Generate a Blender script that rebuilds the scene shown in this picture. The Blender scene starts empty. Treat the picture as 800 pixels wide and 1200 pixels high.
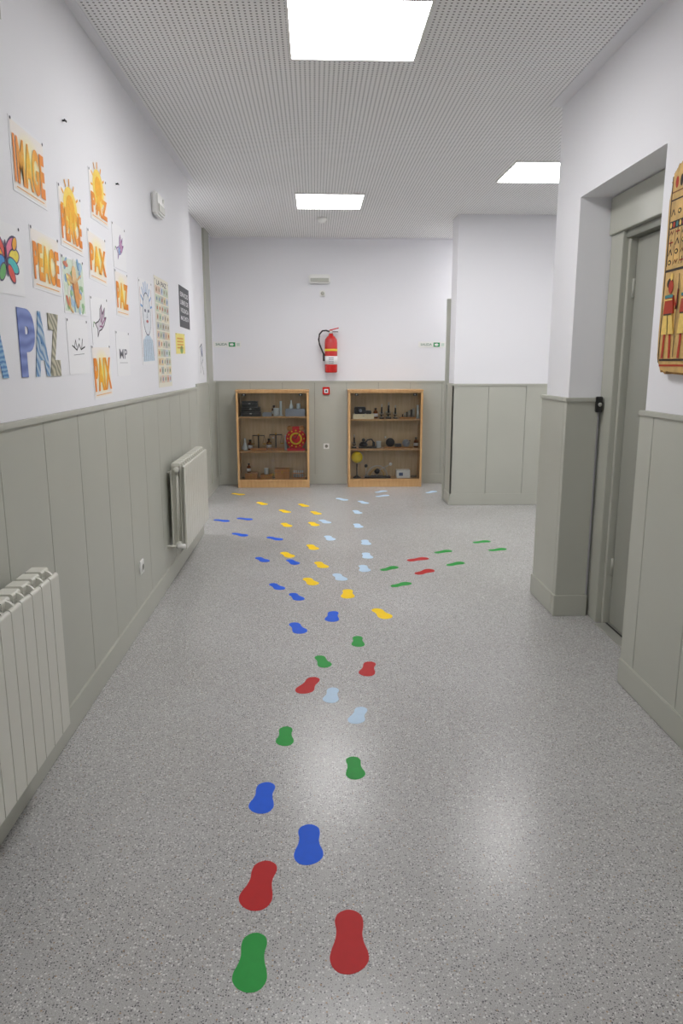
import bpy, bmesh, math, random
from mathutils import Matrix, Vector
random.seed(4)
D=bpy.data; C=bpy.context; S=C.scene

# ------------------------------------------------------------ materials
def lin(c):
    return tuple((v/255/12.92 if v/255<=.04045 else ((v/255+.055)/1.055)**2.4) for v in c)+(1,)
def mat(name,rgb,rough=.5,metal=0,spec=.5,noise=0,nscale=30,bump=0,bscale=80,coat=0,emit=0):
    m=D.materials.new(name); m.use_nodes=True
    nt=m.node_tree; b=nt.nodes['Principled BSDF']
    col=lin(rgb)
    b.inputs['Base Color'].default_value=col
    b.inputs['Roughness'].default_value=rough
    b.inputs['Metallic'].default_value=metal
    b.inputs['Specular IOR Level'].default_value=spec
    b.inputs['Coat Weight'].default_value=coat
    if emit:
        b.inputs['Emission Color'].default_value=(1,.985,.985,1); b.inputs['Emission Strength'].default_value=emit
    tc=nt.nodes.new('ShaderNodeTexCoord')
    if noise:
        n=nt.nodes.new('ShaderNodeTexNoise'); n.inputs['Scale'].default_value=nscale; n.inputs['Detail'].default_value=4
        nt.links.new(tc.outputs['Object'],n.inputs['Vector'])
        r=nt.nodes.new('ShaderNodeValToRGB')
        r.color_ramp.elements[0].position=.3; r.color_ramp.elements[1].position=.7
        r.color_ramp.elements[0].color=tuple(v*(1-noise) for v in col[:3])+(1,)
        r.color_ramp.elements[1].color=tuple(min(1,v*(1+noise)) for v in col[:3])+(1,)
        nt.links.new(n.outputs['Fac'],r.inputs[0]); nt.links.new(r.outputs[0],b.inputs['Base Color'])
    if bump:
        n=nt.nodes.new('ShaderNodeTexNoise'); n.inputs['Scale'].default_value=bscale; n.inputs['Detail'].default_value=3
        nt.links.new(tc.outputs['Object'],n.inputs['Vector'])
        bp=nt.nodes.new('ShaderNodeBump'); bp.inputs['Strength'].default_value=bump; bp.inputs['Distance'].default_value=.004
        nt.links.new(n.outputs['Fac'],bp.inputs['Height']); nt.links.new(bp.outputs[0],b.inputs['Normal'])
    return m
WHITE=mat('wall_paint_white',(234,234,238),.6,bump=.12,bscale=140,spec=.3)
PANEL=mat('panel_grey_laminate',(180,181,170),.42,noise=.02,nscale=3)
PANELD=mat('panel_grey_dark',(122,123,114),.5)
DOORG=mat('door_grey_paint',(150,151,141),.4,noise=.03,nscale=2)
FRAMEG=mat('door_frame_grey',(175,176,165),.38)
STEEL=mat('brushed_steel',(190,190,184),.3,metal=.6)
BLACK=mat('black_plastic',(22,22,24),.4)
DARK=mat('dark_metal',(46,46,50),.35,metal=.3)
PAPER=mat('paper_white',(238,238,240),.7,spec=.2)
RADW=mat('radiator_enamel',(212,211,200),.32)
PLAST=mat('white_plastic',(235,235,232),.35)
RED=mat('extinguisher_red',(200,26,22),.25,coat=.4)
GOLD=mat('brass',(190,150,70),.3,metal=.7)
GREEN=mat('sign_green',(20,140,80),.5)
EMIT=mat('led_panel_diffuser',(255,255,255),.5,emit=24)
CREAM=mat('cream_plastic',(234,224,192),.4)
YEL=mat('globe_yellow',(242,214,30),.4)
GREYT=mat('grey_tray',(150,158,170),.4)
WHITEP=mat('card_white',(235,235,235),.5)
CLOCKR=mat('clock_red',(210,26,32),.4)
CLOCKY=mat('clock_yellow',(240,214,50),.4)
CLEARP=mat('clear_lab_glassware',(205,218,222),.1,spec=.8)
AMBER=mat('amber_bottle_glass',(110,58,24),.12,spec=.8)
STONE=mat('mineral_sample',(140,128,112),.7,noise=.4,nscale=60)

def wood(name,a,b_,scale=3):
    m=D.materials.new(name); m.use_nodes=True; nt=m.node_tree; b=nt.nodes['Principled BSDF']
    tc=nt.nodes.new('ShaderNodeTexCoord'); mp=nt.nodes.new('ShaderNodeMapping'); mp.inputs['Scale'].default_value=(14,14,1.3)
    n=nt.nodes.new('ShaderNodeTexNoise'); n.inputs['Scale'].default_value=scale; n.inputs['Detail'].default_value=6
    r=nt.nodes.new('ShaderNodeValToRGB'); r.color_ramp.elements[0].position=.3; r.color_ramp.elements[1].position=.72
    r.color_ramp.elements[0].color=lin(a); r.color_ramp.elements[1].color=lin(b_)
    nt.links.new(tc.outputs['Object'],mp.inputs[0]); nt.links.new(mp.outputs[0],n.inputs['Vector'])
    nt.links.new(n.outputs['Fac'],r.inputs[0]); nt.links.new(r.outputs[0],b.inputs['Base Color'])
    b.inputs['Roughness'].default_value=.4
    return m
WOOD=wood('beech_wood',(200,152,98),(218,176,122))
WOODB=wood('cabinet_back_board',(186,160,122),(204,180,144))
WOODD=wood('instrument_wood',(168,108,52),(200,140,80))

def glass(name):
    m=D.materials.new(name); m.use_nodes=True; nt=m.node_tree; nt.nodes.clear()
    o=nt.nodes.new('ShaderNodeOutputMaterial'); t=nt.nodes.new('ShaderNodeBsdfTransparent'); g=nt.nodes.new('ShaderNodeBsdfGlossy')
    t.inputs[0].default_value=(.98,.985,.98,1); g.inputs['Roughness'].default_value=.03
    f=nt.nodes.new('ShaderNodeFresnel'); f.inputs[0].default_value=1.35; mx=nt.nodes.new('ShaderNodeMixShader')
    nt.links.new(f.outputs[0],mx.inputs[0]); nt.links.new(t.outputs[0],mx.inputs[1]); nt.links.new(g.outputs[0],mx.inputs[2]); nt.links.new(mx.outputs[0],o.inputs[0])
    return m
GLASS=glass('pane_glass')

def ceiling_mat():
    m=D.materials.new('perforated_plasterboard'); m.use_nodes=True; nt=m.node_tree; b=nt.nodes['Principled BSDF']
    tc=nt.nodes.new('ShaderNodeTexCoord'); sc=nt.nodes.new('ShaderNodeVectorMath'); sc.operation='SCALE'; sc.inputs['Scale'].default_value=1/.025
    fr=nt.nodes.new('ShaderNodeVectorMath'); fr.operation='FRACTION'
    sb=nt.nodes.new('ShaderNodeVectorMath'); sb.operation='SUBTRACT'; sb.inputs[1].default_value=(.5,.5,0)
    ml=nt.nodes.new('ShaderNodeVectorMath'); ml.operation='MULTIPLY'; ml.inputs[1].default_value=(1,1,0)
    ln=nt.nodes.new('ShaderNodeVectorMath'); ln.operation='LENGTH'
    lt=nt.nodes.new('ShaderNodeMath'); lt.operation='LESS_THAN'; lt.inputs[1].default_value=.22
    mx=nt.nodes.new('ShaderNodeMix'); mx.data_type='RGBA'; mx.inputs['A'].default_value=lin((244,244,244)); mx.inputs['B'].default_value=lin((128,128,130))
    L=nt.links.new
    L(tc.outputs['Object'],sc.inputs[0]); L(sc.outputs[0],fr.inputs[0]); L(fr.outputs[0],sb.inputs[0]); L(sb.outputs[0],ml.inputs[0]); L(ml.outputs[0],ln.inputs[0]); L(ln.outputs['Value'],lt.inputs[0]); L(lt.outputs[0],mx.inputs['Factor']); L(mx.outputs['Result'],b.inputs['Base Color'])
    b.inputs['Roughness'].default_value=.8
    return m
CEIL=ceiling_mat()

def floor_mat():
    m=D.materials.new('terrazzo_floor'); m.use_nodes=True; nt=m.node_tree; b=nt.nodes['Principled BSDF']; L=nt.links.new
    tc=nt.nodes.new('ShaderNodeTexCoord')
    def vor(scale,thr,seed):
        mp=nt.nodes.new('ShaderNodeMapping'); mp.inputs['Location'].default_value=(seed,seed*.7,seed*.3)
        v=nt.nodes.new('ShaderNodeTexVoronoi'); v.inputs['Scale'].default_value=scale; v.inputs['Randomness'].default_value=1
        L(tc.outputs['Object'],mp.inputs[0]); L(mp.outputs[0],v.inputs['Vector'])
        sp=nt.nodes.new('ShaderNodeSeparateColor'); L(v.outputs['Color'],sp.inputs[0])
        mu=nt.nodes.new('ShaderNodeMath'); mu.operation='MULTIPLY'; mu.inputs[1].default_value=thr; L(sp.outputs[0],mu.inputs[0])
        lt=nt.nodes.new('ShaderNodeMath'); lt.operation='LESS_THAN'; L(v.outputs['Distance'],lt.inputs[0]); L(mu.outputs[0],lt.inputs[1])
        return lt
    n=nt.nodes.new('ShaderNodeTexNoise'); n.inputs['Scale'].default_value=330; n.inputs['Detail'].default_value=3
    L(tc.outputs['Object'],n.inputs['Vector'])
    r=nt.nodes.new('ShaderNodeValToRGB'); r.color_ramp.elements[0].position=.35; r.color_ramp.elements[1].position=.65
    r.color_ramp.elements[0].color=lin((158,157,155)); r.color_ramp.elements[1].color=lin((188,187,186)); L(n.outputs['Fac'],r.inputs[0])
    n2=nt.nodes.new('ShaderNodeTexNoise'); n2.inputs['Scale'].default_value=1.3; n2.inputs['Detail'].default_value=3; L(tc.outputs['Object'],n2.inputs['Vector'])
    r2=nt.nodes.new('ShaderNodeValToRGB'); r2.color_ramp.elements[0].position=.3; r2.color_ramp.elements[1].position=.7
    r2.color_ramp.elements[0].color=(.89,.88,.87,1); r2.color_ramp.elements[1].color=(1,1,1,1); L(n2.outputs['Fac'],r2.inputs[0])
    mm=nt.nodes.new('ShaderNodeMix'); mm.data_type='RGBA'; mm.blend_type='MULTIPLY'; mm.inputs['Factor'].default_value=1
    L(r.outputs[0],mm.inputs['A']); L(r2.outputs[0],mm.inputs['B']); cur=mm.outputs['Result']
    for sc,th,sd,c in ((125,.44,3.1,(206,205,203)),(105,.32,9.7,(120,119,120)),(160,.38,17.3,(90,88,91)),(74,.20,23.9,(156,134,112))):
        lt=vor(sc,th,sd); mx=nt.nodes.new('ShaderNodeMix'); mx.data_type='RGBA'; mx.inputs['B'].default_value=lin(c)
        L(lt.outputs[0],mx.inputs['Factor']); L(cur,mx.inputs['A']); cur=mx.outputs['Result']
    L(cur,b.inputs['Base Color'])
    b.inputs['Roughness'].default_value=.265; b.inputs['Specular IOR Level'].default_value=.40
    n3=nt.nodes.new('ShaderNodeTexNoise'); n3.inputs['Scale'].default_value=25; n3.inputs['Detail'].default_value=3; L(tc.outputs['Object'],n3.inputs['Vector'])
    bp=nt.nodes.new('ShaderNodeBump'); bp.inputs['Strength'].default_value=.12; bp.inputs['Distance'].default_value=.002; L(n3.outputs['Fac'],bp.inputs['Height']); L(bp.outputs[0],b.inputs['Normal'])
    return m
FLOOR=floor_mat()

def radial(name,inner,outer,p0=.05,p1=.42):
    m=D.materials.new(name); m.use_nodes=True; nt=m.node_tree; b=nt.nodes['Principled BSDF']; L=nt.links.new
    tc=nt.nodes.new('ShaderNodeTexCoord'); sb=nt.nodes.new('ShaderNodeVectorMath'); sb.operation='SUBTRACT'; sb.inputs[1].default_value=(.5,.5,.5)
    ml=nt.nodes.new('ShaderNodeVectorMath'); ml.operation='MULTIPLY'; ml.inputs[1].default_value=(0,1,1)
    ln=nt.nodes.new('ShaderNodeVectorMath'); ln.operation='LENGTH'; r=nt.nodes.new('ShaderNodeValToRGB')
    r.color_ramp.elements[0].position=p0; r.color_ramp.elements[1].position=p1
    r.color_ramp.elements[0].color=lin(inner); r.color_ramp.elements[1].color=lin(outer)
    L(tc.outputs['Generated'],sb.inputs[0]); L(sb.outputs[0],ml.inputs[0]); L(ml.outputs[0],ln.inputs[0]); L(ln.outputs['Value'],r.inputs[0]); L(r.outputs[0],b.inputs['Base Color'])
    b.inputs['Roughness'].default_value=.6
    return m
ORANGE=radial('orange_gradient_ink',(250,196,24),(234,132,10),.04,.42)
ORBG=radial('pale_yellow_ink',(255,240,120),(240,233,226),.02,.44)
def stripes(name,a,b_,scale,direction='Z'):
    m=D.materials.new(name); m.use_nodes=True; nt=m.node_tree; b=nt.nodes['Principled BSDF']; L=nt.links.new
    tc=nt.nodes.new('ShaderNodeTexCoord'); w=nt.nodes.new('ShaderNodeTexWave'); w.bands_direction=direction; w.inputs['Scale'].default_value=scale; w.inputs['Distortion'].default_value=6; w.inputs['Detail'].default_value=1
    r=nt.nodes.new('ShaderNodeValToRGB'); r.color_ramp.elements[0].color=lin(a); r.color_ramp.elements[1].color=lin(b_)
    L(tc.outputs['Object'],w.inputs['Vector']); L(w.outputs['Fac'],r.inputs[0]); L(r.outputs[0],b.inputs['Base Color']); return m
_ink={}
def ink(c):
    if c not in _ink: _ink[c]=mat('ink_%d_%d_%d'%c,c,.6,spec=.2,noise=.08,nscale=60)
    return _ink[c]

# ------------------------------------------------------------ mesh builder
class B:
    def __init__(s,name,M=None):
        s.name=name; s.bm=bmesh.new(); s.mats=[]; s.M=M or Matrix()
    def mi(s,m):
        if m not in s.mats: s.mats.append(m)
        return s.mats.index(m)
    def add(s,t,m,smooth=False,M=None):
        i=s.mi(m)
        for f in t.faces: f.material_index=i; f.smooth=smooth
        t.transform(s.M@(M or Matrix()))
        me=D.meshes.new('tmp'); t.to_mesh(me); t.free(); s.bm.from_mesh(me); D.meshes.remove(me)
    def box(s,x0,x1,y0,y1,z0,z1,m,bev=0,M=None,seg=2):
        t=bmesh.new(); bmesh.ops.create_cube(t,size=1)
        for v in t.verts: v.co=Vector(((x0+x1)/2+v.co.x*(x1-x0),(y0+y1)/2+v.co.y*(y1-y0),(z0+z1)/2+v.co.z*(z1-z0)))
        if bev: bmesh.ops.bevel(t,geom=t.edges[:],offset=bev,segments=seg,affect='EDGES')
        s.add(t,m,False,M)
    def cyl(s,p,q,r,m,r2=None,n=24):
        p=Vector(p);q=Vector(q);d=q-p; t=bmesh.new()
        bmesh.ops.create_cone(t,cap_ends=True,segments=n,radius1=r,radius2=r if r2 is None else r2,depth=d.length)
        s.add(t,m,True,Matrix.Translation((p+q)/2)@d.to_track_quat('Z','Y').to_matrix().to_4x4())
    def sph(s,c,r,m,sc=(1,1,1),n=24):
        t=bmesh.new(); bmesh.ops.create_uvsphere(t,u_segments=n,v_segments=n//2,radius=r)
        s.add(t,m,True,Matrix.Translation(c)@Matrix.Diagonal((*sc,1)))
    def lathe(s,prof,c,m,n=32):
        t=bmesh.new(); rings=[]
        for r,z in prof:
            rings.append([t.verts.new((max(r,1e-4)*math.cos(2*math.pi*k/n),max(r,1e-4)*math.sin(2*math.pi*k/n),z)) for k in range(n)])
        for a,b in zip(rings,rings[1:]):
            for k in range(n): t.faces.new((a[k],a[(k+1)%n],b[(k+1)%n],b[k]))
        t.faces.new(rings[0][::-1]); t.faces.new(rings[-1])
        s.add(t,m,True,Matrix.Translation(c))
    def tube(s,pts,r,m,n=10):
        pts=[Vector(p) for p in pts]; t=bmesh.new(); rings=[]
        for i,p in enumerate(pts):
            d=(pts[min(i+1,len(pts)-1)]-pts[max(i-1,0)]).normalized(); qd=d.to_track_quat('Z','Y')
            rings.append([t.verts.new(p+qd@Vector((r*math.cos(2*math.pi*k/n),r*math.sin(2*math.pi*k/n),0))) for k in range(n)])
        for a,b in zip(rings,rings[1:]):
            for k in range(n): t.faces.new((a[k],a[(k+1)%n],b[(k+1)%n],b[k]))
        t.faces.new(rings[0][::-1]); t.faces.new(rings[-1])
        bmesh.ops.recalc_face_normals(t,faces=t.faces[:])
        s.add(t,m,True)
    def prism(s,poly,z0,z1,m,M=None,smooth=False):
        t=bmesh.new(); a=[t.verts.new((x,y,z0)) for x,y in poly]; b=[t.verts.new((x,y,z1)) for x,y in poly]; n=len(poly)
        t.faces.new(a[::-1]); t.faces.new(b)
        for k in range(n): t.faces.new((a[k],a[(k+1)%n],b[(k+1)%n],b[k]))
        bmesh.ops.recalc_face_normals(t,faces=t.faces[:])
        s.add(t,m,smooth,M)
    def text(s,txt,cx,cy,w,h,z,m,off=.0,th=.0):
        cu=D.curves.new('t','FONT'); cu.body=txt; cu.offset=off; cu.align_x='CENTER'; cu.extrude=th; cu.space_character=1+off*2.2
        ob=D.objects.new('t',cu); C.collection.objects.link(ob); C.view_layer.update()
        me=D.meshes.new_from_object(ob.evaluated_get(C.evaluated_depsgraph_get())); D.objects.remove(ob)
        xs=[v.co.x for v in me.vertices]; ys=[v.co.y for v in me.vertices]
        if not xs: return
        x0,x1,y0,y1=min(xs),max(xs),min(ys),max(ys)
        t=bmesh.new(); t.from_mesh(me); D.meshes.remove(me)
        for v in t.verts: v.co=Vector((cx+((v.co.x-x0)/(x1-x0)-.5)*w,cy+((v.co.y-y0)/(y1-y0)-.5)*h,z+v.co.z))
        s.add(t,m)
    def ell(s,cx,cy,rx,ry,rot,z,m,n=20):
        c,sn=math.cos(rot),math.sin(rot)
        s.prism([(cx+rx*math.cos(a)*c-ry*math.sin(a)*sn,cy+rx*math.cos(a)*sn+ry*math.sin(a)*c) for a in [2*math.pi*k/n for k in range(n)]],z,z+.0003,m)
    def stroke(s,pts,w,z,m):
        for (x0,y0),(x1,y1) in zip(pts,pts[1:]):
            dx,dy=x1-x0,y1-y0; l=math.hypot(dx,dy) or 1; nx,ny=-dy/l*w/2,dx/l*w/2; ex,ey=dx/l*w*.3,dy/l*w*.3
            s.prism([(x0+nx-ex,y0+ny-ey),(x0-nx-ex,y0-ny-ey),(x1-nx+ex,y1-ny+ey),(x1+nx+ex,y1+ny+ey)],z,z+.0003,m)
    def done(s,origin=None):
        me=D.meshes.new(s.name); 
        if origin is not None: s.bm.transform(Matrix.Translation(-Vector(origin)))
        s.bm.to_mesh(me); s.bm.free()
        for m in s.mats: me.materials.append(m)
        ob=D.objects.new(s.name,me); C.collection.objects.link(ob)
        if origin is not None: ob.location=origin
        return ob
def simple(name,x0,x1,y0,y1,z0,z1,m,bev=0):
    b=B(name); b.box(x0,x1,y0,y1,z0,z1,m,bev); return b.done()

# ------------------------------------------------------------ shell
H=2.985; YB=-4.0
simple('floor',-5.2,5.2,YB-.2,9.4,-.1,0,FLOOR)
simple('ceiling',-5.2,5.2,YB-.2,9.4,H,H+.1,CEIL)
LW=-1.03; RW=1.47; RZ=1.30; LF=-1.24
simple('wall_left',LW-.2,LW,YB,6.42,0,H,WHITE)
simple('wall_left_return',-5.2,LW-.2,6.22,6.42,0,H,WHITE)
simple('wall_left_far',-5.2,LF,7.70,9.2,0,H,WHITE)
simple('wall_far',-5.2,5.2,9.2,9.4,0,H,WHITE)
simple('wall_right_far',1.47,5.2,7.72,8.02,0,H,WHITE)
simple('wall_right_return',1.47,5.2,4.2,4.6,0,H,WHITE)
simple('wall_right',RW,1.95,YB,3.2,0,H,WHITE)
simple('wall_lintel',RW,1.95,3.2,4.2,2.4,H,WHITE)
simple('wall_recess',1.785,1.95,3.2,4.2,0,2.4,WHITE)
simple('wall_back',-5.2,5.2,YB-.2,YB,0,H,WHITE)
simple('wall_corridor_end_left',-5.4,-5.2,6.2,8,0,H,WHITE)
simple('wall_corridor_end_right',5.2,5.4,4.2,9.4,0,H,WHITE)
b=B('trim_ceiling_border'); b.box(LW,LW+.05,YB,6.42,H-.004,H,WHITE); b.box(RW-.08,RW,YB,4.6,H-.004,H,WHITE); b.box(-1.24,3,9.12,9.2,H-.004,H,WHITE); b.done()

def run(b,axis,face,sg,t0,t1,a0,a1,z0,z1,m,bev=0):
    lo,hi=sorted((face+sg*t0,face+sg*t1))
    if axis=='Y': b.box(lo,hi,a0,a1,z0,z1,m,bev)
    else: b.box(a0,a1,lo,hi,z0,z1,m,bev)
def wains(b,axis,face,sg,a0,a1,start,sp=.4,T=.016,zt=RZ,m=PANEL):
    run(b,axis,face,sg,0,.006,a0,a1,.0,zt,PANELD)
    g=.002; edges=[a0]; e=start
    while e<a1-.02:
        if e>a0+.02: edges.append(e)
        e+=sp
    edges.append(a1)
    for p,q in zip(edges,edges[1:]):
        run(b,axis,face,sg,.006,T,p+(g if p>a0 else 0),q-(g if q<a1 else 0),.1,zt-.02,m,.001)
    run(b,axis,face,sg,0,T+.008,a0,a1,zt-.022,zt,m,.003)
    run(b,axis,face,sg,0,T+.008,a0,a1,0,.125,m,.004)
b=B('trim_wainscot_left'); wains(b,'Y',LW,1,YB,6.436,YB+.36,zt=1.31); b.box(LW-.3,LW,6.42,6.436,0,RZ,PANEL); b.done()
b=B('trim_wainscot_left_far'); wains(b,'Y',LF,1,7.70,9.184,8.45); b.done()
b=B('trim_wainscot_far'); wains(b,'X',9.2,-1,LF+.016,5.0,-1.2); b.done()
b=B('trim_wainscot_right_far'); wains(b,'X',7.72,-1,1.454,5.0,1.84); wains(b,'Y',1.47,-1,7.704,8.02,9); b.done()
b=B('trim_wainscot_right'); wains(b,'Y',RW,-1,YB,3.216,YB+.28); b.done()
b=B('trim_wainscot_column'); b.box(1.447,1.63,4.155,4.2,0,1.31,PANEL,.002); b.box(1.447,1.47,4.2,4.62,0,1.31,PANEL,.002)
b.box(1.439,1.64,4.147,4.2,1.29,1.312,PANEL,.002); b.box(1.439,1.47,4.2,4.63,1.29,1.312,PANEL,.002)
b.box(1.437,1.64,4.145,4.2,0,.13,PANEL,.003); b.box(1.437,1.47,4.2,4.628,0,.13,PANEL,.003); b.done()
b=B('trim_wainscot_corridor_right'); wains(b,'X',4.6,1,1.47,5,1.9); b.done()
b=B('trim_wainscot_corridor_left'); wains(b,'X',7.70,-1,-5,LF,-4.9); b.done()
simple('trim_corner_strip',LF,LF+.025,8.55,8.92,0,H,FRAMEG)
b=B('door_1'); b.box(1.432,2.28,8.024,8.064,.008,2.19,FRAMEG,.003); b.cyl((2.2,8.064,1.05),(2.2,8.12,1.05),.01,STEEL,n=12); b.cyl((2.2,8.115,1.05),(2.09,8.115,1.05),.01,STEEL,n=12); b.done()
simple('trim_floor_joint',1.46,5,4.66,4.675,0,.0012,STEEL)

b=B('lift_door')
b.box(1.655,1.78,4.03,4.195,0,2.2,FRAMEG,.003); b.box(1.685,1.78,4.0,4.03,0,2.2,FRAMEG,.002)
b.box(1.64,1.78,3.205,4.195,2.2,2.395,FRAMEG,.003); b.box(1.67,1.78,3.205,4.03,2.16,2.2,PANELD,.002)
b.box(1.72,1.76,3.28,3.995,.012,2.155,DOORG,.002); b.box(1.66,1.78,3.205,3.27,0,2.16,FRAMEG,.003)
b.box(1.735,1.78,3.27,4.005,.0,2.16,BLACK)
b.box(1.64,1.735,3.27,4.0,0,.008,STEEL,.001); b.box(1.70,1.712,3.27,4.0,.008,.009,BLACK)
for z in (.35,1.9): b.cyl((1.715,3.995,z-.05),(1.715,3.995,z+.05),.008,FRAMEG)
b.done()
b=B('lift_call_button'); b.box(1.61,1.645,4.125,4.155,1.23,1.32,BLACK,.004); b.cyl((1.628,4.125,1.275),(1.628,4.121,1.275),.011,STEEL); b.done()

# ------------------------------------------------------------ ceiling lights
def led(x,y):
    b=B('ceiling_light'); w=.3
    b.box(x-w,x+w,y-w,y+w,H-.006,H-.001,EMIT)
    for a in ((x-w-.012,x-w,y-w-.012,y+w+.012),(x+w,x+w+.012,y-w-.012,y+w+.012),(x-w,x+w,y-w-.012,y-w),(x-w,x+w,y+w,y+w+.012)):
        b.box(*a,H-.012,H,PLAST)
    b.done()
for x,y in ((.2,3.65),(.15,7.16),(1.82,6.06),(-2.1,6.95),(.2,-.1),(4.2,6.1),(2.6,8.6)): led(x,y)

# ------------------------------------------------------------ footprints
HALF=[(-.5,.01),(-.47,.10),(-.385,.17),(-.25,.185),(-.10,.168),(.04,.185),(.18,.228),(.31,.228),(.42,.16),(.485,.06),(.5,-.03),(.475,-.12),(.40,-.19),(.28,-.225),(.14,-.205),(0,-.165),(-.15,-.15),(-.3,-.17),(-.42,-.14),(-.485,-.06)]
def cr(P,k=4):
    o=[];n=len(P)
    for i in range(n):
        a,b,c,d=P[i-1],P[i],P[(i+1)%n],P[(i+2)%n]
        for j in range(k):
            t=j/k; o.append(tuple(.5*((2*b[q])+(-a[q]+c[q])*t+(2*a[q]-5*b[q]+4*c[q]-d[q])*t*t+(-a[q]+3*b[q]-3*c[q]+d[q])*t**3) for q in (0,1)))
    return o
SH=cr(HALF)
FC={'G':mat('vinyl_green',(34,146,58),.5,noise=.05,spec=.2),'R':mat('vinyl_red',(178,22,24),.5,noise=.05,spec=.2),'B':mat('vinyl_blue',(14,86,214),.5,noise=.05,spec=.2),'L':mat('vinyl_light_blue',(184,210,234),.5,noise=.03,spec=.25),'Y':mat('vinyl_yellow',(250,206,10),.5,noise=.03,spec=.2)}
FN={'G':'green_footprint_sticker','R':'red_footprint_sticker','B':'blue_footprint_sticker','L':'light_blue_footprint_sticker','Y':'yellow_footprint_sticker'}
FT="""G-17,160,-92,19 R8,166,-92,22 R-17,188,-99,21 B-3,206,-90,20 B-19,232,-95,19 G14,250,-87,16 G-13,275,-91,16 L18,292,-106,16 L7,312,-98,16 R-4,323,-110,19 R26,341,-102,18 G3,351,-75,16 G23,378,-92,16 B-11,400,-72,19 B10,419,-96,19 Y40,423,-70,20 B-13,458,-68,17 Y21,463,-92,20 B-27,481,-62,17 Y-4,492,-69,19 L17,502,-75,19
L36,524,-86,19 Y4,535,-72,19 B-18,544,-64,17 R80,513,40,19 G59,482,33,17 G55,523,38,17 R80,548,25,19 G107,534,32,17 G104,571,30,17 G150,576,22,17 G143,603,23,17 B-42,552,-58,17 Y-23,566,-64,19 L41,561,-87,19 Y-3,590,-73,19 L43,605,-88,19 L12,622,-76,19 B-36,622,-43,18 B-68,638,-38,18 B-70,706,-30,18 B-92,699,-28,18 Y-28,677,-69,19 Y-2,680,-70,19 Y-32,743,-60,19 Y-59,787,-58,19 Y-91,847,-37,19 Y0,733,-66,19 Y-13,775,-64,19 L40,671,-81,19 L9,691,-66,19 L43,736,-77,19 L53,790,-67,19 L30,809,-53,19 L78,829,32,19 L79,858,43,19 L139,853,45,19"""
for i,e in enumerate(FT.split()):
    c=e[0]; x,y,a,l=map(float,e[1:].split(',')); l/=100
    M=Matrix.Translation((x/100,y/100,0))@Matrix.Rotation(math.radians(a),4,'Z')@Matrix.Diagonal((l,l*(1 if i%2 else -1),1,1))
    b=B(FN[c]); b.prism(SH,.0002,.0010,FC[c],M); bmesh.ops.recalc_face_normals(b.bm,faces=b.bm.faces[:]); b.done((x/100,y/100,0))

# ------------------------------------------------------------ radiators
def radiator(y0,n,z0,z1):
    b=B('radiator'); xb,xf=LW+.045,-.885; p=.08
    for i in range(n):
        c=y0+p*(i+.5)
        R=Matrix(((1,0,0,0),(0,0,1,c),(0,1,0,0),(0,0,0,1)))
        def prof(x0,x1,za,zb,r):
            P=[(x0,za+r*.4),(x0+r*.4,za),(x1-r*.4,za),(x1,za+r*.4)]
            P+=[(x1-r+r*math.cos(t),zb-r+r*math.sin(t)) for t in [k*math.pi/2/6 for k in range(7)]]
            P+=[(x0+r*.5-r*.5*math.sin(t),zb-r*.5+r*.5*math.cos(t)) for t in [k*math.pi/2/5 for k in range(6)]]
            return P
        b.prism(prof(xb+.006,xf-.004,z0+.01,z1-.004,.03),-.005,.005,RADW,R)
        b.prism(prof(xf-.012,xf,z0+.012,z1-.02,.011),-.037,.037,RADW,R)
        b.prism(prof(xb,xb+.008,z0+.03,z1-.05,.007),-.030,.030,RADW,R)
        b.prism(prof(xb+.035,xb+.040,z0+.05,z1-.03,.005),-.030,.030,RADW,R)
        b.prism(prof(xb+.065,xb+.070,z0+.05,z1-.02,.005),-.030,.030,RADW,R)
        b.prism(prof(xb+.012,xf-.03,z1-.022,z1,.009),-.030,.030,RADW,R)
        b.cyl((xb+.045,c,z0+.02),(xb+.045,c,z1-.03),.016,RADW,n=12)
    ya,yb=y0,y0+p*n; xm=xb+.045
    for z in (z0+.045,z1-.045):
        b.cyl((xm,ya+.004,z),(xm,yb-.004,z),.022,RADW,n=16)
        b.cyl((xm,ya-.012,z),(xm,ya+.006,z),.02,RADW,n=6); b.cyl((xm,yb-.006,z),(xm,yb+.012,z),.02,RADW,n=6)
        for yy in (ya+p,yb-p): b.box(LW+.014,xm,yy-.012,yy+.012,z-.03,z-.02,RADW)
    z=z0+.045
    b.cyl((xm,ya-.045,z),(xm,ya-.01,z),.011,STEEL,n=12); b.sph((xm,ya-.045,z),.016,STEEL,n=12)
    b.cyl((xm,ya-.045,z),(xm+.05,ya-.045,z),.016,PLAST,n=16)
    b.tube([(xm,ya-.045,z),(xm-.03,ya-.045,z),(LW+.01,ya-.045,z)],.009,RADW)
    b.done()
radiator(1.16,16,.22,.82); radiator(4.90,13,.235,.845)

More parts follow.
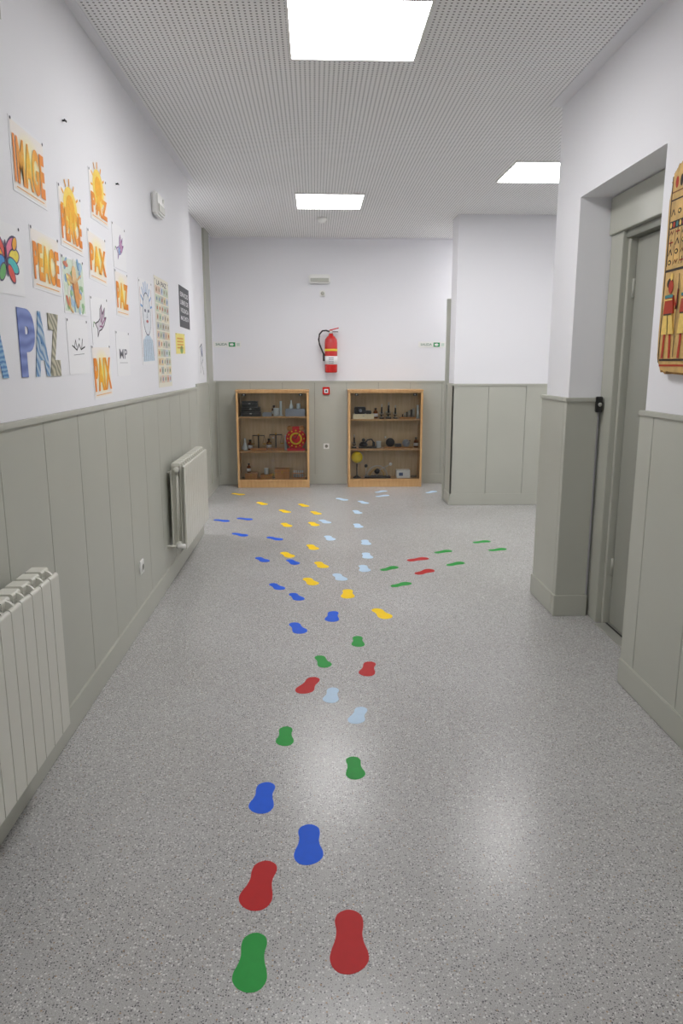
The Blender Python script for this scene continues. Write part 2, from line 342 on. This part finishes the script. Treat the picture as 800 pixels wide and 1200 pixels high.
# ------------------------------------------------------------ wall fittings
b=B('wall_socket'); b.box(LW+.016,LW+.026,4.06,4.14,.31,.39,PLAST,.003); b.cyl((LW+.02,4.1,.35),(LW+.030,4.1,.35),.022,PLAST); b.cyl((LW+.03,4.1,.35),(LW+.031,4.1,.35),.018,PANELD)
b.done()
b=B('emergency_siren'); b.box(LW,LW+.045,4.94,5.16,2.44,2.58,PLAST,.012); b.box(LW+.043,LW+.05,4.96,5.14,2.46,2.51,PANEL,.003); b.sph((LW+.045,5.1,2.545),.014,PLAST); b.done()
for y,z in ((3.29,2.485),(4.1,2.425)):
    b=B('wall_hook'); b.cyl((LW,y,z),(LW+.012,y,z),.004,BLACK,n=8); b.box(LW+.010,LW+.014,y-.012,y+.014,z-.004,z+.004,BLACK,.001); b.done()
b=B('trim_access_hatch'); b.box(LW,LW+.002,2.0,2.72,2.62,2.626,PANEL); b.box(LW,LW+.002,2.714,2.72,2.626,H,PANEL); b.done()

b=B('fire_extinguisher'); ex,ey=.205,9.105
b.lathe([(.062,1.40),(.076,1.405),(.078,1.42),(.078,1.76),(.072,1.80),(.05,1.83),(.026,1.845),(.026,1.87)],(ex,ey,0),RED)
b.lathe([(.0785,1.50),(.0787,1.50),(.0787,1.60),(.0785,1.60)],(ex,ey,0),WHITEP)
b.lathe([(.0785,1.66),(.0788,1.66),(.0788,1.685),(.0785,1.685)],(ex,ey,0),CLOCKY)
for k in range(4): b.box(ex-.03,ex+.03,ey-.0795,ey-.078,1.515+.02*k,1.523+.02*k,ink((120,120,130)))
b.cyl((ex,ey,1.865),(ex,ey,1.905),.02,GOLD,n=16); b.cyl((ex,ey-.02,1.885),(ex,ey-.038,1.885),.018,PLAST,n=20)
b.box(ex-.02,ex+.10,ey-.01,ey+.01,1.905,1.918,RED,.003,Matrix.Translation((ex,ey,1.91))@Matrix.Rotation(-.25,4,'Y')@Matrix.Translation((-ex,-ey,-1.91)))
b.box(ex-.02,ex+.09,ey-.008,ey+.008,1.885,1.895,BLACK,.003)
b.tube([(ex-.01,ey,1.89),(ex-.06,ey-.01,1.905),(ex-.105,ey-.01,1.90),(ex-.14,ey-.01,1.86),(ex-.15,ey-.01,1.80),(ex-.14,ey-.01,1.74),(ex-.115,ey-.01,1.68),(ex-.09,ey-.01,1.62)],.010,BLACK)
b.cyl((ex-.09,ey-.01,1.63),(ex-.083,ey-.01,1.54),.014,BLACK,r2=.018)
b.box(ex-.03,ex+.03,ey+.07,9.2,1.72,1.86,DARK,.003); b.done()

b=B('emergency_light'); b.box(-.06,.20,9.13,9.2,2.46,2.565,PLAST,.014); b.box(-.04,.18,9.122,9.135,2.475,2.52,FRAMEG,.003); b.done()
b=B('wall_speaker'); b.box(.07,.14,9.16,9.2,2.31,2.38,PLAST,.008); b.cyl((.105,9.16,2.345),(.105,9.155,2.345),.022,FRAMEG); b.done()
b=B('fire_alarm_call_point'); b.box(.10,.19,9.15,9.184,1.13,1.225,RED,.006); b.box(.12,.17,9.146,9.152,1.15,1.20,WHITEP,.002); b.cyl((.145,9.146,1.175),(.145,9.143,1.175),.012,BLACK); b.done()
b=B('wall_socket'); b.box(.11,.18,9.172,9.184,.45,.52,PLAST,.003); b.cyl((.145,9.174,.485),(.145,9.170,.485),.02,PANELD); b.done()
FM=lambda x,z,y=9.199: Matrix(((1,0,0,x),(0,0,-1,y),(0,1,0,z),(0,0,0,1)))
for x,fl in ((-1.07,0),(1.46,1)):
    b=B('exit_direction_sign',FM(x,1.74)); b.box(-.17,.17,-.035,.035,0,.003,PLAST,.001)
    b.box(.02,.10,-.026,.026,.003,.004,GREEN); b.text('SALIDA',-.07,.003,.14,.028,.0035,ink((90,130,110)),.02)
    b.prism([(.035,-.012),(.06,-.012),(.06,-.02),(.085,0),(.06,.02),(.06,.012),(.035,.012)],.004,.0046,PLAST); b.box(.115,.155,-.018,.018,.003,.0036,ink((200,215,205))); b.done()
b=B('smoke_detector'); b.lathe([(.012,H-.055),(.03,H-.05),(.04,H-.035),(.05,H-.02),(.052,H)],(.09,7.95,0),PLAST); b.done()

# ------------------------------------------------------------ posters on left wall
LM=lambda y,z,x=LW+.0005: Matrix(((0,0,1,x),(1,0,0,y),(0,1,0,z),(0,0,0,1)))
K=LW/-1.02
def sheet(name,y0,y1,zt,zb,draw,paper=PAPER,th=.0012):
    y0,y1=y0/100*K,y1/100*K; zt=1.5+(zt/100-1.5)*K; zb=1.5+(zb/100-1.5)*K
    w,h=y1-y0,zt-zb; tilt=random.uniform(-.03,.03)
    b=B(name,LM((y0+y1)/2,(zt+zb)/2)@Matrix.Rotation(tilt,4,'Z'))
    b.box(-w/2,w/2,-h/2,h/2,0,th,paper)
    draw(b,w,h,th+.0003)
    for sx in (-1,1): b.ell(sx*w*.46,h*.47,.006,.006,0,th+.0012,ink((60,60,70)),8)
    return b.done()
def word(t,hh=.64,cy=-.04,sun=0):
    def f(b,w,h,z):
        b.box(-w*.47,w*.47,-h*.46,h*.46,z-.0003,z+.0002,ORBG)
        if sun:
            b.ell(0,.20*h,w*.30,w*.30,0,z+.0004,ink((252,214,96))); b.ell(0,.20*h,w*.19,w*.19,0,z+.0009,ink((246,178,46)))
            for k in range(12):
                a=k*math.pi/6; b.stroke([(w*.32*math.cos(a),.2*h+w*.32*math.sin(a)),(w*.40*math.cos(a),.2*h+w*.40*math.sin(a))],.010,z+.0004,ink((244,170,40)))
        b.text(t,0,h*cy,w*.90,h*hh,z+.0022,ORANGE,.05)
        b.stroke([(-w*.4,-h*.42),(w*.4,-h*.42)],.004,z+.0006,ink((235,180,110)))
    return f
COL=[(225,90,80),(240,170,60),(80,150,215),(110,180,110),(160,100,175),(235,130,160),(240,220,90),(80,190,190)]
def butterfly(b,w,h,z):
    n=0
    for sx in (-1,1):
        for k,(cx,cy,rx,ry,rt) in enumerate(((.18,.16,.22,.11,.6),(.24,.05,.18,.09,.25),(.2,-.08,.18,.08,-.3),(.13,-.2,.14,.07,-.8),(.28,.24,.10,.06,.9))):
            c=COL[n%8]
            b.ell(sx*cx*w,cy*h,rx*w,ry*w*1.1,rt*sx,z+.0004*k,ink((90,80,110)))
            b.ell(sx*cx*w,cy*h,rx*w*.84,ry*w*.88,rt*sx,z+.0004*k+.0002,ink(c)); n+=1
    b.ell(0,0,.03*w,.26*h,0,z+.0024,ink((80,60,90)))
def dove(b,w,h,z,s=1,line=(70,64,76)):
    k=ink(line); p=ink((150,90,130))
    body=[(-.30,-.05),(-.12,.0),(-.02,.06),(.02,.26),(.12,.36),(.14,.16),(.30,.30),(.24,.08),(.36,.10),(.22,-.06),(.06,-.16),(-.1,-.2),(-.2,-.32),(-.18,-.16)]
    P=[(x*w*s,y*h*s) for x,y in body]
    b.prism(P,z,z+.0003,ink((215,210,218))); b.stroke(P+[P[0]],.006,z+.0005,k)
    for q in ((.02,.0,.12,.3),(.06,-.02,.24,.24),(.08,-.06,.3,.08),(-.06,-.1,.1,-.1)): b.stroke([(q[0]*w*s,q[1]*h*s),(q[2]*w*s,q[3]*h*s)],.008,z+.0010,p)
    b.stroke([(-.30*w*s,-.05*h*s),(-.38*w*s,-.02*h*s),(-.42*w*s,-.12*h*s)],.005,z+.0004,ink((90,140,80)))
def dove2(b,w,h,z):
    dove(b,w,h,z,.85,(150,120,175)); b.ell(.1*w,.05*h,.02,.03,.4,z+.0014,ink((200,150,190))); b.ell(-.05*w,-.08*h,.02,.02,0,z+.0014,ink((150,170,215)))
def figure(b,w,h,z):
    b.box(-w*.46,w*.46,-h*.46,h*.46,z-.0003,z,ink((212,224,206)))
    for k in range(44):
        b.ell(random.uniform(-.40,.40)*w,random.uniform(-.42,.42)*h,random.uniform(.01,.035),random.uniform(.006,.018),random.uniform(0,3),z+.0002+.00004*k,ink(random.choice([(228,178,110),(150,190,140),(130,170,205),(210,130,105),(235,222,140),(170,200,220),(225,225,215)])))
    b.ell(0,.2*h,.03,.038,0,z+.0026,ink((225,190,140))); b.ell(.02,-.08*h,.035,.07,.2,z+.0024,ink((215,150,90)))
    b.stroke([(-.3*w,.1*h),(0,.06*h),(.3*w,.22*h)],.010,z+.003,ink((220,180,130)))
def lines(b,w,h,z):
    b.stroke([(-.3*w,.02*h),(-.1*w,-.06*h),(.02*w,.05*h),(.1*w,-.05*h),(.3*w,.0)],.006,z,ink((40,40,46)))
    b.stroke([(-.2*w,.0),(-.14*w,.12*h),(-.1*w,.0)],.005,z,ink((40,40,46))); b.stroke([(.14*w,-.02*h),(.2*w,.14*h)],.006,z,ink((40,40,46)))
    b.stroke([(-.25*w,-.15*h),(.25*w,-.13*h)],.003,z,ink((150,150,155))); b.ell(.05*w,.14*h,.005,.005,0,z,ink((40,40,46)))
def initials(b,w,h,z):
    b.text('MP',0,0,w*.6,h*.22,z,ink((130,130,140)),.02); b.stroke([(-.3*w,-.2*h),(.3*w,-.2*h)],.003,z,ink((170,170,175)))
def portrait(b,w,h,z):
    g=ink((110,115,130))
    for k in range(9):
        a=math.radians(10+k*20); b.stroke([(.09*math.cos(a),.14*h+.11*math.sin(a)),(.155*math.cos(a),.14*h+.17*math.sin(a))],.012,z+.0002,ink((120,165,210)))
    b.ell(0,.10*h,.11,.13,0,z+.0005,g); b.ell(0,.10*h,.103,.122,0,z+.0009,ink((225,228,232)))
    for sx in (-1,1): b.ell(sx*.045,.14*h,.022,.010,0,z+.0013,g)
    b.stroke([(0,.13*h),(.014,.07*h),(-.008,.06*h)],.005,z+.0013,g); b.ell(0,.015*h,.03,.009,0,z+.0013,ink((190,110,110)))
    b.prism([(-.155,-.46*h),(-.13,-.22*h),(-.05,-.15*h),(.05,-.15*h),(.13,-.22*h),(.155,-.46*h)],z,z+.0004,ink((195,212,226)))
    for k in range(6): b.stroke([(-.12+.048*k,-.2*h),(-.13+.052*k,-.45*h)],.004,z+.0006,g)
    for sx in (-1,1): b.stroke([(sx*.15,.4*h),(sx*.16,-.4*h)],.004,z,ink((190,140,140)))
def grid(b,w,h,z):
    b.text('LA PAZ',0,h*.45,w*.7,h*.045,z,ink((90,90,100)),.02)
    for r in range(11):
        for c in range(5):
            col=random.choice([(225,205,165),(200,212,190),(205,212,220),(222,195,175),(235,225,200),(190,190,185),(215,210,195)])
            cx=(-.37+.185*c)*w; cy=(.385-.081*r)*h
            b.box(cx-w*.085,cx+w*.085,cy-h*.034,cy+h*.034,z-.0002,z+.0002,ink(col)); b.ell(cx,cy,w*.04,h*.018,random.random(),z+.0004,ink(random.choice([(190,120,90),(120,150,120),(120,140,170),(150,130,100),(170,160,140)])),10)
def sign(b,w,h,z):
    for k,t in enumerate(('ESPACIO','LIBRE DE','VIOLENCIA','MACHISTA')): b.text(t,0,h*(.3-.19*k),w*.78,h*.11,z,PAPER,.01)
def note(b,w,h,z):
    for k in range(4): b.stroke([(-.35*w,(.25-.15*k)*h),(.3*w,(.25-.15*k)*h)],.012,z,ink((225,170,80)))
    b.ell(.1*w,-.3*h,.06,.03,0,z,ink((150,180,110)))
sheet('peace_word_poster',268,300,232,208,word('IMAGE',.66))
sheet('peace_word_poster',313,342,221,197,word('PEACE',.56,-.10,1))
sheet('peace_word_poster',357,386,238,216,word('PAZ',.42,-.16,1))
sheet('peace_word_poster',279,309,199,177,word('PEACE',.62))
sheet('peace_word_poster',349,378,210,188,word('PAX',.55))
sheet('peace_word_poster',392,418,198,175,word('PAZ',.58))
sheet('peace_word_poster',344,375,159,134,word('PAIX',.62))
sheet('butterfly_drawing',242,270,196,173,butterfly)
sheet('children_collage_drawing',311,340,194,171,figure)
sheet('dove_drawing',392,418,221,199,dove2)
sheet('dove_drawing',347,375,181,159,dove)
sheet('calligraphy_sheet',312,340,169,146,lines)
sheet('initials_sheet',387,414,167,144,initials)
sheet('portrait_poster',444,479,200,150,portrait)
sheet('illustrated_chart_poster',487,532,206,135,grid,mat('paper_cream',(232,228,212),.7))
sheet('safe_space_sign',574,618,209,178,sign,mat('sign_charcoal',(42,44,50),.5))
sheet('yellow_notice',553,591,173,158,note,mat('paper_yellow',(240,226,130),.7))
for ch,y0,y1,m in (('A',233,250,stripes('letter_blue_a',(60,120,185),(140,185,215),20)),('P',261,276,stripes('letter_blue_p',(86,104,172),(118,138,200),7)),('A',274,289.5,stripes('letter_teal',(60,120,176),(176,196,210),14,'DIAGONAL')),('Z',289,302,stripes('letter_olive',(116,116,98),(196,190,164),14,'DIAGONAL'))):
    b=B('cutout_letter_'+ch.lower(),LM((y0+y1)/200*K,1.575)); b.text(ch,0,0,(y1-y0)/100,.24,.002,m,.06,.001); b.done()

b=B('ink_drawing_poster',LM(8.2,1.56,LF+.0005)); b.box(-.17,.17,-.22,.22,0,.0015,PAPER)
b.stroke([(-.1,-.15),(-.02,.05),(-.1,.12),(.04,.16),(.1,0),(.02,-.05),(.12,-.17)],.014,.002,ink((80,84,100))); b.ell(.03,.08,.04,.06,.3,.0025,ink((130,140,165))); b.done()

# ------------------------------------------------------------ relief on right wall
RM=Matrix(((0,0,-1,RW-.001),(-1,0,0,2.77),(0,1,0,1.87),(0,0,0,1)))
b=B('egyptian_relief_plaque',RM)
SAND=mat('relief_sandstone',(202,162,92),.6,noise=.3,nscale=16,bump=.8,bscale=40)
SANDE=mat('relief_edge',(166,118,56),.7,noise=.3,nscale=20,bump=.8,bscale=40)
out=[]
for k in range(72):
    a=2*math.pi*k/72; c,s_=math.cos(a),math.sin(a); e=.22
    out.append((.30*abs(c)**e*(1 if c>0 else -1)+random.uniform(-.006,.006),.41*abs(s_)**e*(1 if s_>0 else -1)+random.uniform(-.006,.006)))
b.prism(out,0,.028,SANDE); b.prism([(x*.975,y*.98) for x,y in out],.028,.034,SAND)
DK=ink((54,42,34)); RD=ink((172,56,34)); GD=ink((232,196,104)); BR=ink((120,76,40)); TQ=ink((60,120,120))
def rel(P,m,h=.006,z=.034): b.prism(P,z,z+h,m)
for sx in (-1,1): b.stroke([(sx*.276,-.36),(sx*.276,.36)],.007,.0345,DK)
b.stroke([(-.27,.0),(.27,.0)],.010,.0349,DK); b.stroke([(-.27,.30),(.27,.30)],.005,.0345,BR); b.stroke([(-.27,.27),(.27,.27)],.006,.0345,DK)
rel([(-.27,.16),(.27,.16),(.27,.19),(-.27,.19)],DK,.001)
for k in range(22): b.ell(-.26+.025*k,.175,.008,.011,0,.0352,(GD,RD,TQ)[k%3],10)
random.seed(11)
for k in range(11):
    x=-.25+.05*k
    b.stroke([(x-.021,.02),(x-.021,.155)],.003,.0345,DK)
    for j in range(6):
        y=.032+.038*j; t=(k*7+j*5)%4
        if .15<y<.2: continue
        if t==0: b.ell(x,y,.014,.010,.0,.0345,DK); b.ell(x,y,.007,.005,0,.0352,GD)
        elif t==1: b.stroke([(x-.014,y-.01),(x,y+.012),(x+.014,y-.01)],.005,.0345,DK)
        elif t==2: b.stroke([(x-.014,y),(x+.014,y)],.006,.0345,RD); b.stroke([(x,y-.012),(x,y+.012)],.005,.0350,DK)
        else: b.stroke([(x-.014,y-.006),(x-.004,y+.006),(x+.004,y-.006),(x+.014,y+.006)],.005,.0345,BR)
for k in range(14): b.ell(-.24+.037*k,.335,.012,.022,0,.0345,(RD,DK,GD)[k%3])
for fx,sg in ((-.215,1),(-.08,1),(.07,-1),(.2,-1)):
    rel([(fx-.04,-.17),(fx+.04,-.17),(fx+.03,-.10),(fx-.03,-.10)],RD)
    b.ell(fx,-.065,.020,.026,0,.036,RD); b.ell(fx-.010*sg,-.050,.026,.020,0,.0355,DK); b.ell(fx,-.026,.010,.014,0,.036,GD)
    b.stroke([(fx-.03,-.102),(fx+.03,-.102)],.012,.041,TQ); b.stroke([(fx-.03,-.115),(fx+.03,-.115)],.006,.0415,GD)
    rel([(fx-.032,-.17),(fx+.032,-.17),(fx+.056,-.25),(fx-.046,-.25)],GD); b.stroke([(fx,-.17),(fx+.01,-.25)],.004,.041,DK); b.stroke([(fx-.03,-.172),(fx+.03,-.172)],.006,.0415,DK)
    for lx in (-.022,.024): b.stroke([(fx+lx,-.25),(fx+lx*1.3,-.34)],.018,.036,RD)
    b.stroke([(fx+.03*sg,-.11),(fx+.058*sg,-.15),(fx+.065*sg,-.08)],.012,.037,RD); b.stroke([(fx+.066*sg,-.34),(fx+.066*sg,-.02)],.005,.038,DK)
b.stroke([(-.26,-.352),(.26,-.352)],.008,.0365,DK); b.stroke([(-.26,-.374),(.26,-.374)],.008,.036,RD); b.done()

# ------------------------------------------------------------ display cabinets
def cabinet(x0,x1,shelves):
    y0,y1,z1,t=8.905,9.17,1.2,.026
    root=D.objects.new('display_cabinet',None); C.collection.objects.link(root); root.location=((x0+x1)/2,y0,0)
    def fin(b):
        o=b.done(((x0+x1)/2,y0,0)); o.parent=root; o.location=(0,0,0); return o
    b=B('carcass'); b.box(x0,x0+t,y0+.012,y1,0,z1-.028,WOOD,.002); b.box(x1-t,x1,y0+.012,y1,0,z1-.028,WOOD,.002)
    b.box(x0-.004,x1+.004,y0,y1,z1-.024,z1,WOOD,.004); b.box(x0+t,x1-t,y0+.012,y1,.075,.10,WOOD,.002)
    b.box(x0+t,x1-t,y0+.02,y0+.04,0,.078,WOOD,.002); b.box(x0+t,x1-t,y1-.012,y1-.004,.1,z1-.028,WOODB)
    b.box(x0+t,x1-t,y0+.012,y0+.03,z1-.04,z1-.024,WOOD); fin(b)
    for z in shelves:
        b=B('shelf'); b.box(x0+t,x1-t,y0+.04,y1-.012,z-.018,z,WOOD,.001); fin(b)
    xm=(x0+x1)/2
    b=B('glass_door_left'); b.box(x0+t,xm+.02,y0+.026,y0+.030,.102,z1-.041,GLASS); fin(b)
    b=B('glass_door_right'); b.box(xm-.02,x1-t,y0+.018,y0+.022,.102,z1-.041,GLASS); fin(b)
    b=B('locks'); 
    for x,y in ((x0+.10,y0+.018),(x1-.10,y0+.010)):
        b.box(x-.022,x+.022,y,y+.008,z1-.075,z1-.045,BLACK,.003); b.cyl((x,y,z1-.06),(x,y-.004,z1-.06),.008,STEEL,n=12)
    b.cyl((xm,y0+.018,.62),(xm,y0+.012,.62),.012,STEEL,n=16); fin(b)
cabinet(-.955,-.07,(.45,.875)); cabinet(.41,1.325,(.475,.84))
def case(name,x0,x1,z,h,m,y0=8.97,y1=9.13):
    b=B(name); b.box(x0,x1,y0,y1,z,z+h*.62,m,.004); b.box(x0,x1,y0,y1,z+h*.64,z+h,m,.004); b.box((x0+x1)/2-.012,(x0+x1)/2+.012,y0-.006,y0,z+h*.55,z+h*.72,STEEL,.001); b.done()
case('black_equipment_case',-.905,-.66,.875,.055,DARK); case('black_equipment_case',-.90,-.67,.931,.055,BLACK); case('black_equipment_case',-.89,-.70,.987,.07,DARK)
def tray(x0,x1,z,m,nest=3):
    b=B('stacked_plastic_tray')
    for k in range(nest):
        zz=z+.022*k
        b.box(x0,x1,8.96,9.12,zz,zz+.006,m,.001)
        for a in ((x0,x0+.006,8.96,9.12),(x1-.006,x1,8.96,9.12),(x0,x1,8.96,8.966),(x0,x1,9.114,9.12)): b.box(*a,zz+.006,zz+.02,m)
    b.done()
tray(-.64,-.53,.875,GREYT,2); tray(-.36,-.12,.875,GREYT,4)
def balance(x,z,s=1.):
    b=B('balance_scale',Matrix.Translation((x,9.05,z))@Matrix.Diagonal((s,s,s,1))); b.box(-.10,.10,-.05,.05,0,.030,WOODD,.003)
    b.cyl((0,0,.03),(0,0,.19),.008,DARK,n=12); b.cyl((-.075,0,.185),(.075,0,.185),.006,DARK,n=8); b.sph((0,0,.195),.012,GOLD)
    for sx in (-1,1):
        for q in (-.025,.025): b.cyl((sx*.072,0,.185),(sx*.072+q*.8,0,.085),.002,DARK,n=6)
        b.lathe([(.004,.072),(.022,.076),(.028,.086),(.026,.086),(.020,.079),(.004,.076)],(sx*.072,0,0),GOLD,20)
    b.done()
balance(-.70,.45); balance(-.485,.45,1.05)
def flask(x,z,y=9.06,k=0,s=1.):
    b=B(('lab_flask','glass_beaker','measuring_cylinder','reagent_bottle')[k],Matrix.Translation((x,y,z))@Matrix.Diagonal((s,s,s,1)))
    if k==0: b.lathe([(.028,0),(.034,.005),(.034,.02),(.012,.085),(.011,.125),(.014,.13),(.010,.13),(.009,.085)],(0,0,0),CLEARP)
    elif k==1: b.lathe([(.028,0),(.031,.004),(.031,.075),(.034,.08),(.029,.08),(.028,.008)],(0,0,0),CLEARP); 
    elif k==2: b.lathe([(.03,0),(.03,.006),(.014,.012),(.013,.16),(.016,.165),(.011,.165),(.011,.014)],(0,0,0),CLEARP)
    else:
        b.lathe([(.026,0),(.028,.004),(.028,.075),(.024,.088),(.012,.096),(.012,.108)],(0,0,0),AMBER); b.cyl((0,0,.108),(0,0,.128),.015,BLACK,n=16)
        b.lathe([(.0283,.02),(.0286,.02),(.0286,.06),(.0283,.06)],(0,0,0),WHITEP)
    b.done()
flask(-.87,.45,k=0,s=1.15); flask(-.475,.875,k=1,s=1.2); flask(-.42,.875,9.09,2,1.1); flask(-.505,.875,9.11,3)
flask(-.575,.45,9.11,3,1.1); flask(-.81,.45,9.11,3); flask(-.365,.45,9.11,2,1.1); flask(-.20,.963,9.06,1,.8); flask(-.29,.963,9.06,0,.8)
for x,k in ((1.285,2),(.80,1)): flask(x,.84 if k==2 else .475,9.08,k)
flask(.76,.84,9.11,3); flask(1.27,.475,9.08,3); flask(.83,.475,9.12,3,.9) if False else None
b=B('wooden_gear_clock'); cx,cy,cz=-.235,9.0,.60
b.box(cx-.11,cx+.11,cy-.03,cy+.05,.45,.48,CLOCKR,.006); b.cyl((cx,cy,cz),(cx,cy+.03,cz),.125,CLOCKR,n=40)
b.cyl((cx,cy-.006,cz),(cx,cy,cz),.075,CLOCKY,n=40); b.cyl((cx,cy-.01,cz),(cx,cy-.006,cz),.055,CLOCKR,n=30)
for k in range(12):
    a=k*math.pi/6; b.cyl((cx+.1*math.cos(a),cy-.004,cz+.1*math.sin(a)),(cx+.1*math.cos(a),cy,cz+.1*math.sin(a)),.009,CLOCKY,n=10)
for a,l in ((1.1,.07),(2.6,.05)): b.cyl((cx,cy-.014,cz),(cx+l*math.cos(a),cy-.014,cz+l*math.sin(a)),.005,BLACK,n=8)
for sx in (-1,1): b.sph((cx+sx*.075,cy+.015,cz+.125),.036,WOODD); b.cyl((cx+sx*.07,cy+.0,.48),(cx+sx*.05,cy+.015,.52),.014,CLOCKR,n=12)
b.box(cx-.05,cx+.05,cy,cy+.03,cz+.115,cz+.15,CLOCKR,.008); b.done()
def wbox(x0,x1,h,z=.10):
    b=B('wooden_instrument_box'); b.box(x0,x1,8.97,9.12,z,z+h*.7,WOODD,.003); b.box(x0-.003,x1+.003,8.967,9.123,z+h*.72,z+h,WOODD,.003)
    b.box((x0+x1)/2-.01,(x0+x1)/2+.01,8.962,8.968,z+h*.6,z+h*.85,GOLD,.001); b.done()
wbox(-.87,-.72,.07); wbox(-.50,-.32,.12); wbox(-.68,-.54,.05)
flask(-.83,.17,9.06,3,.9); flask(-.61,.15,9.06,1,.9)
def stones(pts,z):
    b=B('mineral_sample')
    for x,y,r in pts:
        t=bmesh.new(); bmesh.ops.create_icosphere(t,subdivisions=2,radius=r)
        for v in t.verts: v.co*=random.uniform(.82,1.1)
        zmin=min(v.co.z for v in t.verts)*.75
        b.add(t,STONE,False,Matrix.Translation((x,y,z-zmin))@Matrix.Diagonal((1.2,.9,.75,1)))
    b.done()
b=B('test_tube_rack'); b.box(-.28,-.14,9.0,9.06,.10,.112,WOODD); b.box(-.28,-.14,9.0,9.06,.16,.168,WOODD); b.box(-.285,-.28,9.0,9.06,.1,.17,WOODD); b.box(-.14,-.135,9.0,9.06,.1,.17,WOODD)
for k in range(5): b.cyl((-.262+.026*k,9.03,.112),(-.262+.026*k,9.03,.20),.008,CLEARP,n=12)
b.done()
case('cream_projector_case',.47,.73,.84,.06,CREAM)
b=B('slide_projector'); b.box(.49,.63,8.99,9.11,.90,.985,DARK,.008); b.cyl((.56,8.99,.945),(.56,8.955,.945),.028,BLACK); b.cyl((.56,8.955,.945),(.56,8.952,.945),.02,GREYT); b.box(.63,.70,9.0,9.1,.90,.94,BLACK,.004); b.done()
def scope(x,z,s=1.):
    b=B('microscope',Matrix.Translation((x,9.05,z))@Matrix.Diagonal((s,s,s,1)))
    b.box(-.04,.04,-.06,.05,0,.018,BLACK,.006); b.tube([(0,.03,.018),(.0,.045,.06),(0,.045,.11),(0,.02,.15),(0,-.005,.155)],.012,BLACK)
    b.box(-.035,.035,-.05,.03,.06,.068,BLACK,.002); b.cyl((0,-.015,.085),(0,-.015,.19),.014,DARK,n=20); b.cyl((0,-.015,.19),(0,-.03,.235),.011,STEEL,n=20); b.cyl((0,-.015,.07),(0,-.015,.085),.007,STEEL,n=12)
    b.cyl((-.035,.045,.09),(.035,.045,.09),.014,STEEL,n=16); b.cyl((0,-.02,.018),(0,-.02,.03),.02,STEEL,n=16); b.done()
scope(.83,.84,.75); scope(.915,.84,.85); scope(1.0,.84,.7)
b=B('pulley_weight_set'); b.box(1.05,1.25,9.0,9.09,.84,.86,WOODD,.002)
for k in range(7): b.cyl((1.065+.027*k,9.045,.86),(1.065+.027*k,9.045,.88+.014*k),.006+.0014*k,(STEEL,DARK)[k%2],n=14)
b.done()
def typew(x,z):
    b=B('antique_telegraph_key',Matrix.Translation((x,9.04,z))); b.box(-.11,.11,-.06,.06,0,.022,BLACK,.004)
    b.lathe([(.05,.022),(.055,.05),(.03,.075),(.015,.08)],(-.05,0,0),DARK,24); b.tube([(-.03,0,.05),(.0,0,.10),(.05,0,.11),(.08,0,.07)],.010,BLACK); b.cyl((.08,0,.022),(.08,0,.075),.016,DARK); b.sph((-.05,0,.1),.022,DARK); b.done()
typew(.655,.475)
scope(.49,.475,.7)
b=B('hand_cranked_generator'); b.box(.86,1.22,8.99,9.10,.475,.49,WOODD,.003); b.cyl((.94,9.02,.545),(.94,9.05,.545),.055,DARK,n=30); b.cyl((1.14,9.02,.535),(1.14,9.06,.535),.045,GREYT,n=30); b.box(1.0,1.08,9.0,9.07,.49,.53,DARK,.004); b.cyl((1.14,9.01,.535),(1.18,9.0,.57),.004,STEEL,n=8); b.cyl((1.18,9.0,.57),(1.18,8.975,.57),.007,BLACK,n=10); b.done()
b=B('yellow_globe'); b.lathe([(.05,.10),(.052,.11),(.02,.125),(.008,.14),(.008,.28)],(.525,9.03,0),BLACK); b.sph((.525,9.03,.36),.072,YEL,n=32)
b.tube([(.525+.08*math.sin(t),9.03,.36-.08*math.cos(t)) for t in [k*math.pi/12 for k in range(13)]],.004,STEEL); b.done()
b=B('orbit_model'); b.box(.62,.95,8.99,9.1,.10,.12,DARK,.004)
for r,c,m in ((.13,.78,STEEL),(.09,.78,GOLD)): b.tube([(c+r*math.cos(t),9.045+.02*math.sin(t*2),.12+r*math.sin(t)) for t in [k*math.pi/18 for k in range(19)]],.006,m)
b.sph((.78,9.045,.18),.036,DARK); b.cyl((.78,9.045,.12),(.78,9.045,.18),.006,STEEL); b.cyl((.78,9.045,.18),(.95,9.045,.27),.005,STEEL); b.sph((.95,9.045,.27),.02,WHITEP); b.sph((.64,9.045,.25),.022,BLACK); b.cyl((.64,9.045,.12),(.64,9.045,.25),.005,STEEL); b.done()
b=B('labelled_white_box'); b.box(1.02,1.19,8.98,9.10,.10,.20,WHITEP,.003); b.box(1.05,1.10,8.978,8.981,.13,.17,ink((80,100,140))); b.done()
stones([(1.23,9.03,.022),(1.265,9.06,.018)],.10); stones([(-.90,9.03,.016),(-.515,8.99,.014)],.10)

# ------------------------------------------------------------ world, camera
w=D.worlds.new('world'); S.world=w; w.use_nodes=True; w.node_tree.nodes['Background'].inputs[0].default_value=(.8,.85,1,1); w.node_tree.nodes['Background'].inputs[1].default_value=.1
cam=D.objects.new('camera',D.cameras.new('camera')); C.collection.objects.link(cam); S.camera=cam
cam.data.sensor_fit='VERTICAL'; cam.data.sensor_height=36; cam.data.lens=850/1200*36; cam.data.clip_start=.05
cam.location=(0,0,1.5); cam.rotation_euler=(math.radians(78.5),0,math.radians(-2.1))
S.view_settings.view_transform='Standard'; S.view_settings.look='None'; S.view_settings.exposure=0; S.view_settings.gamma=1.06
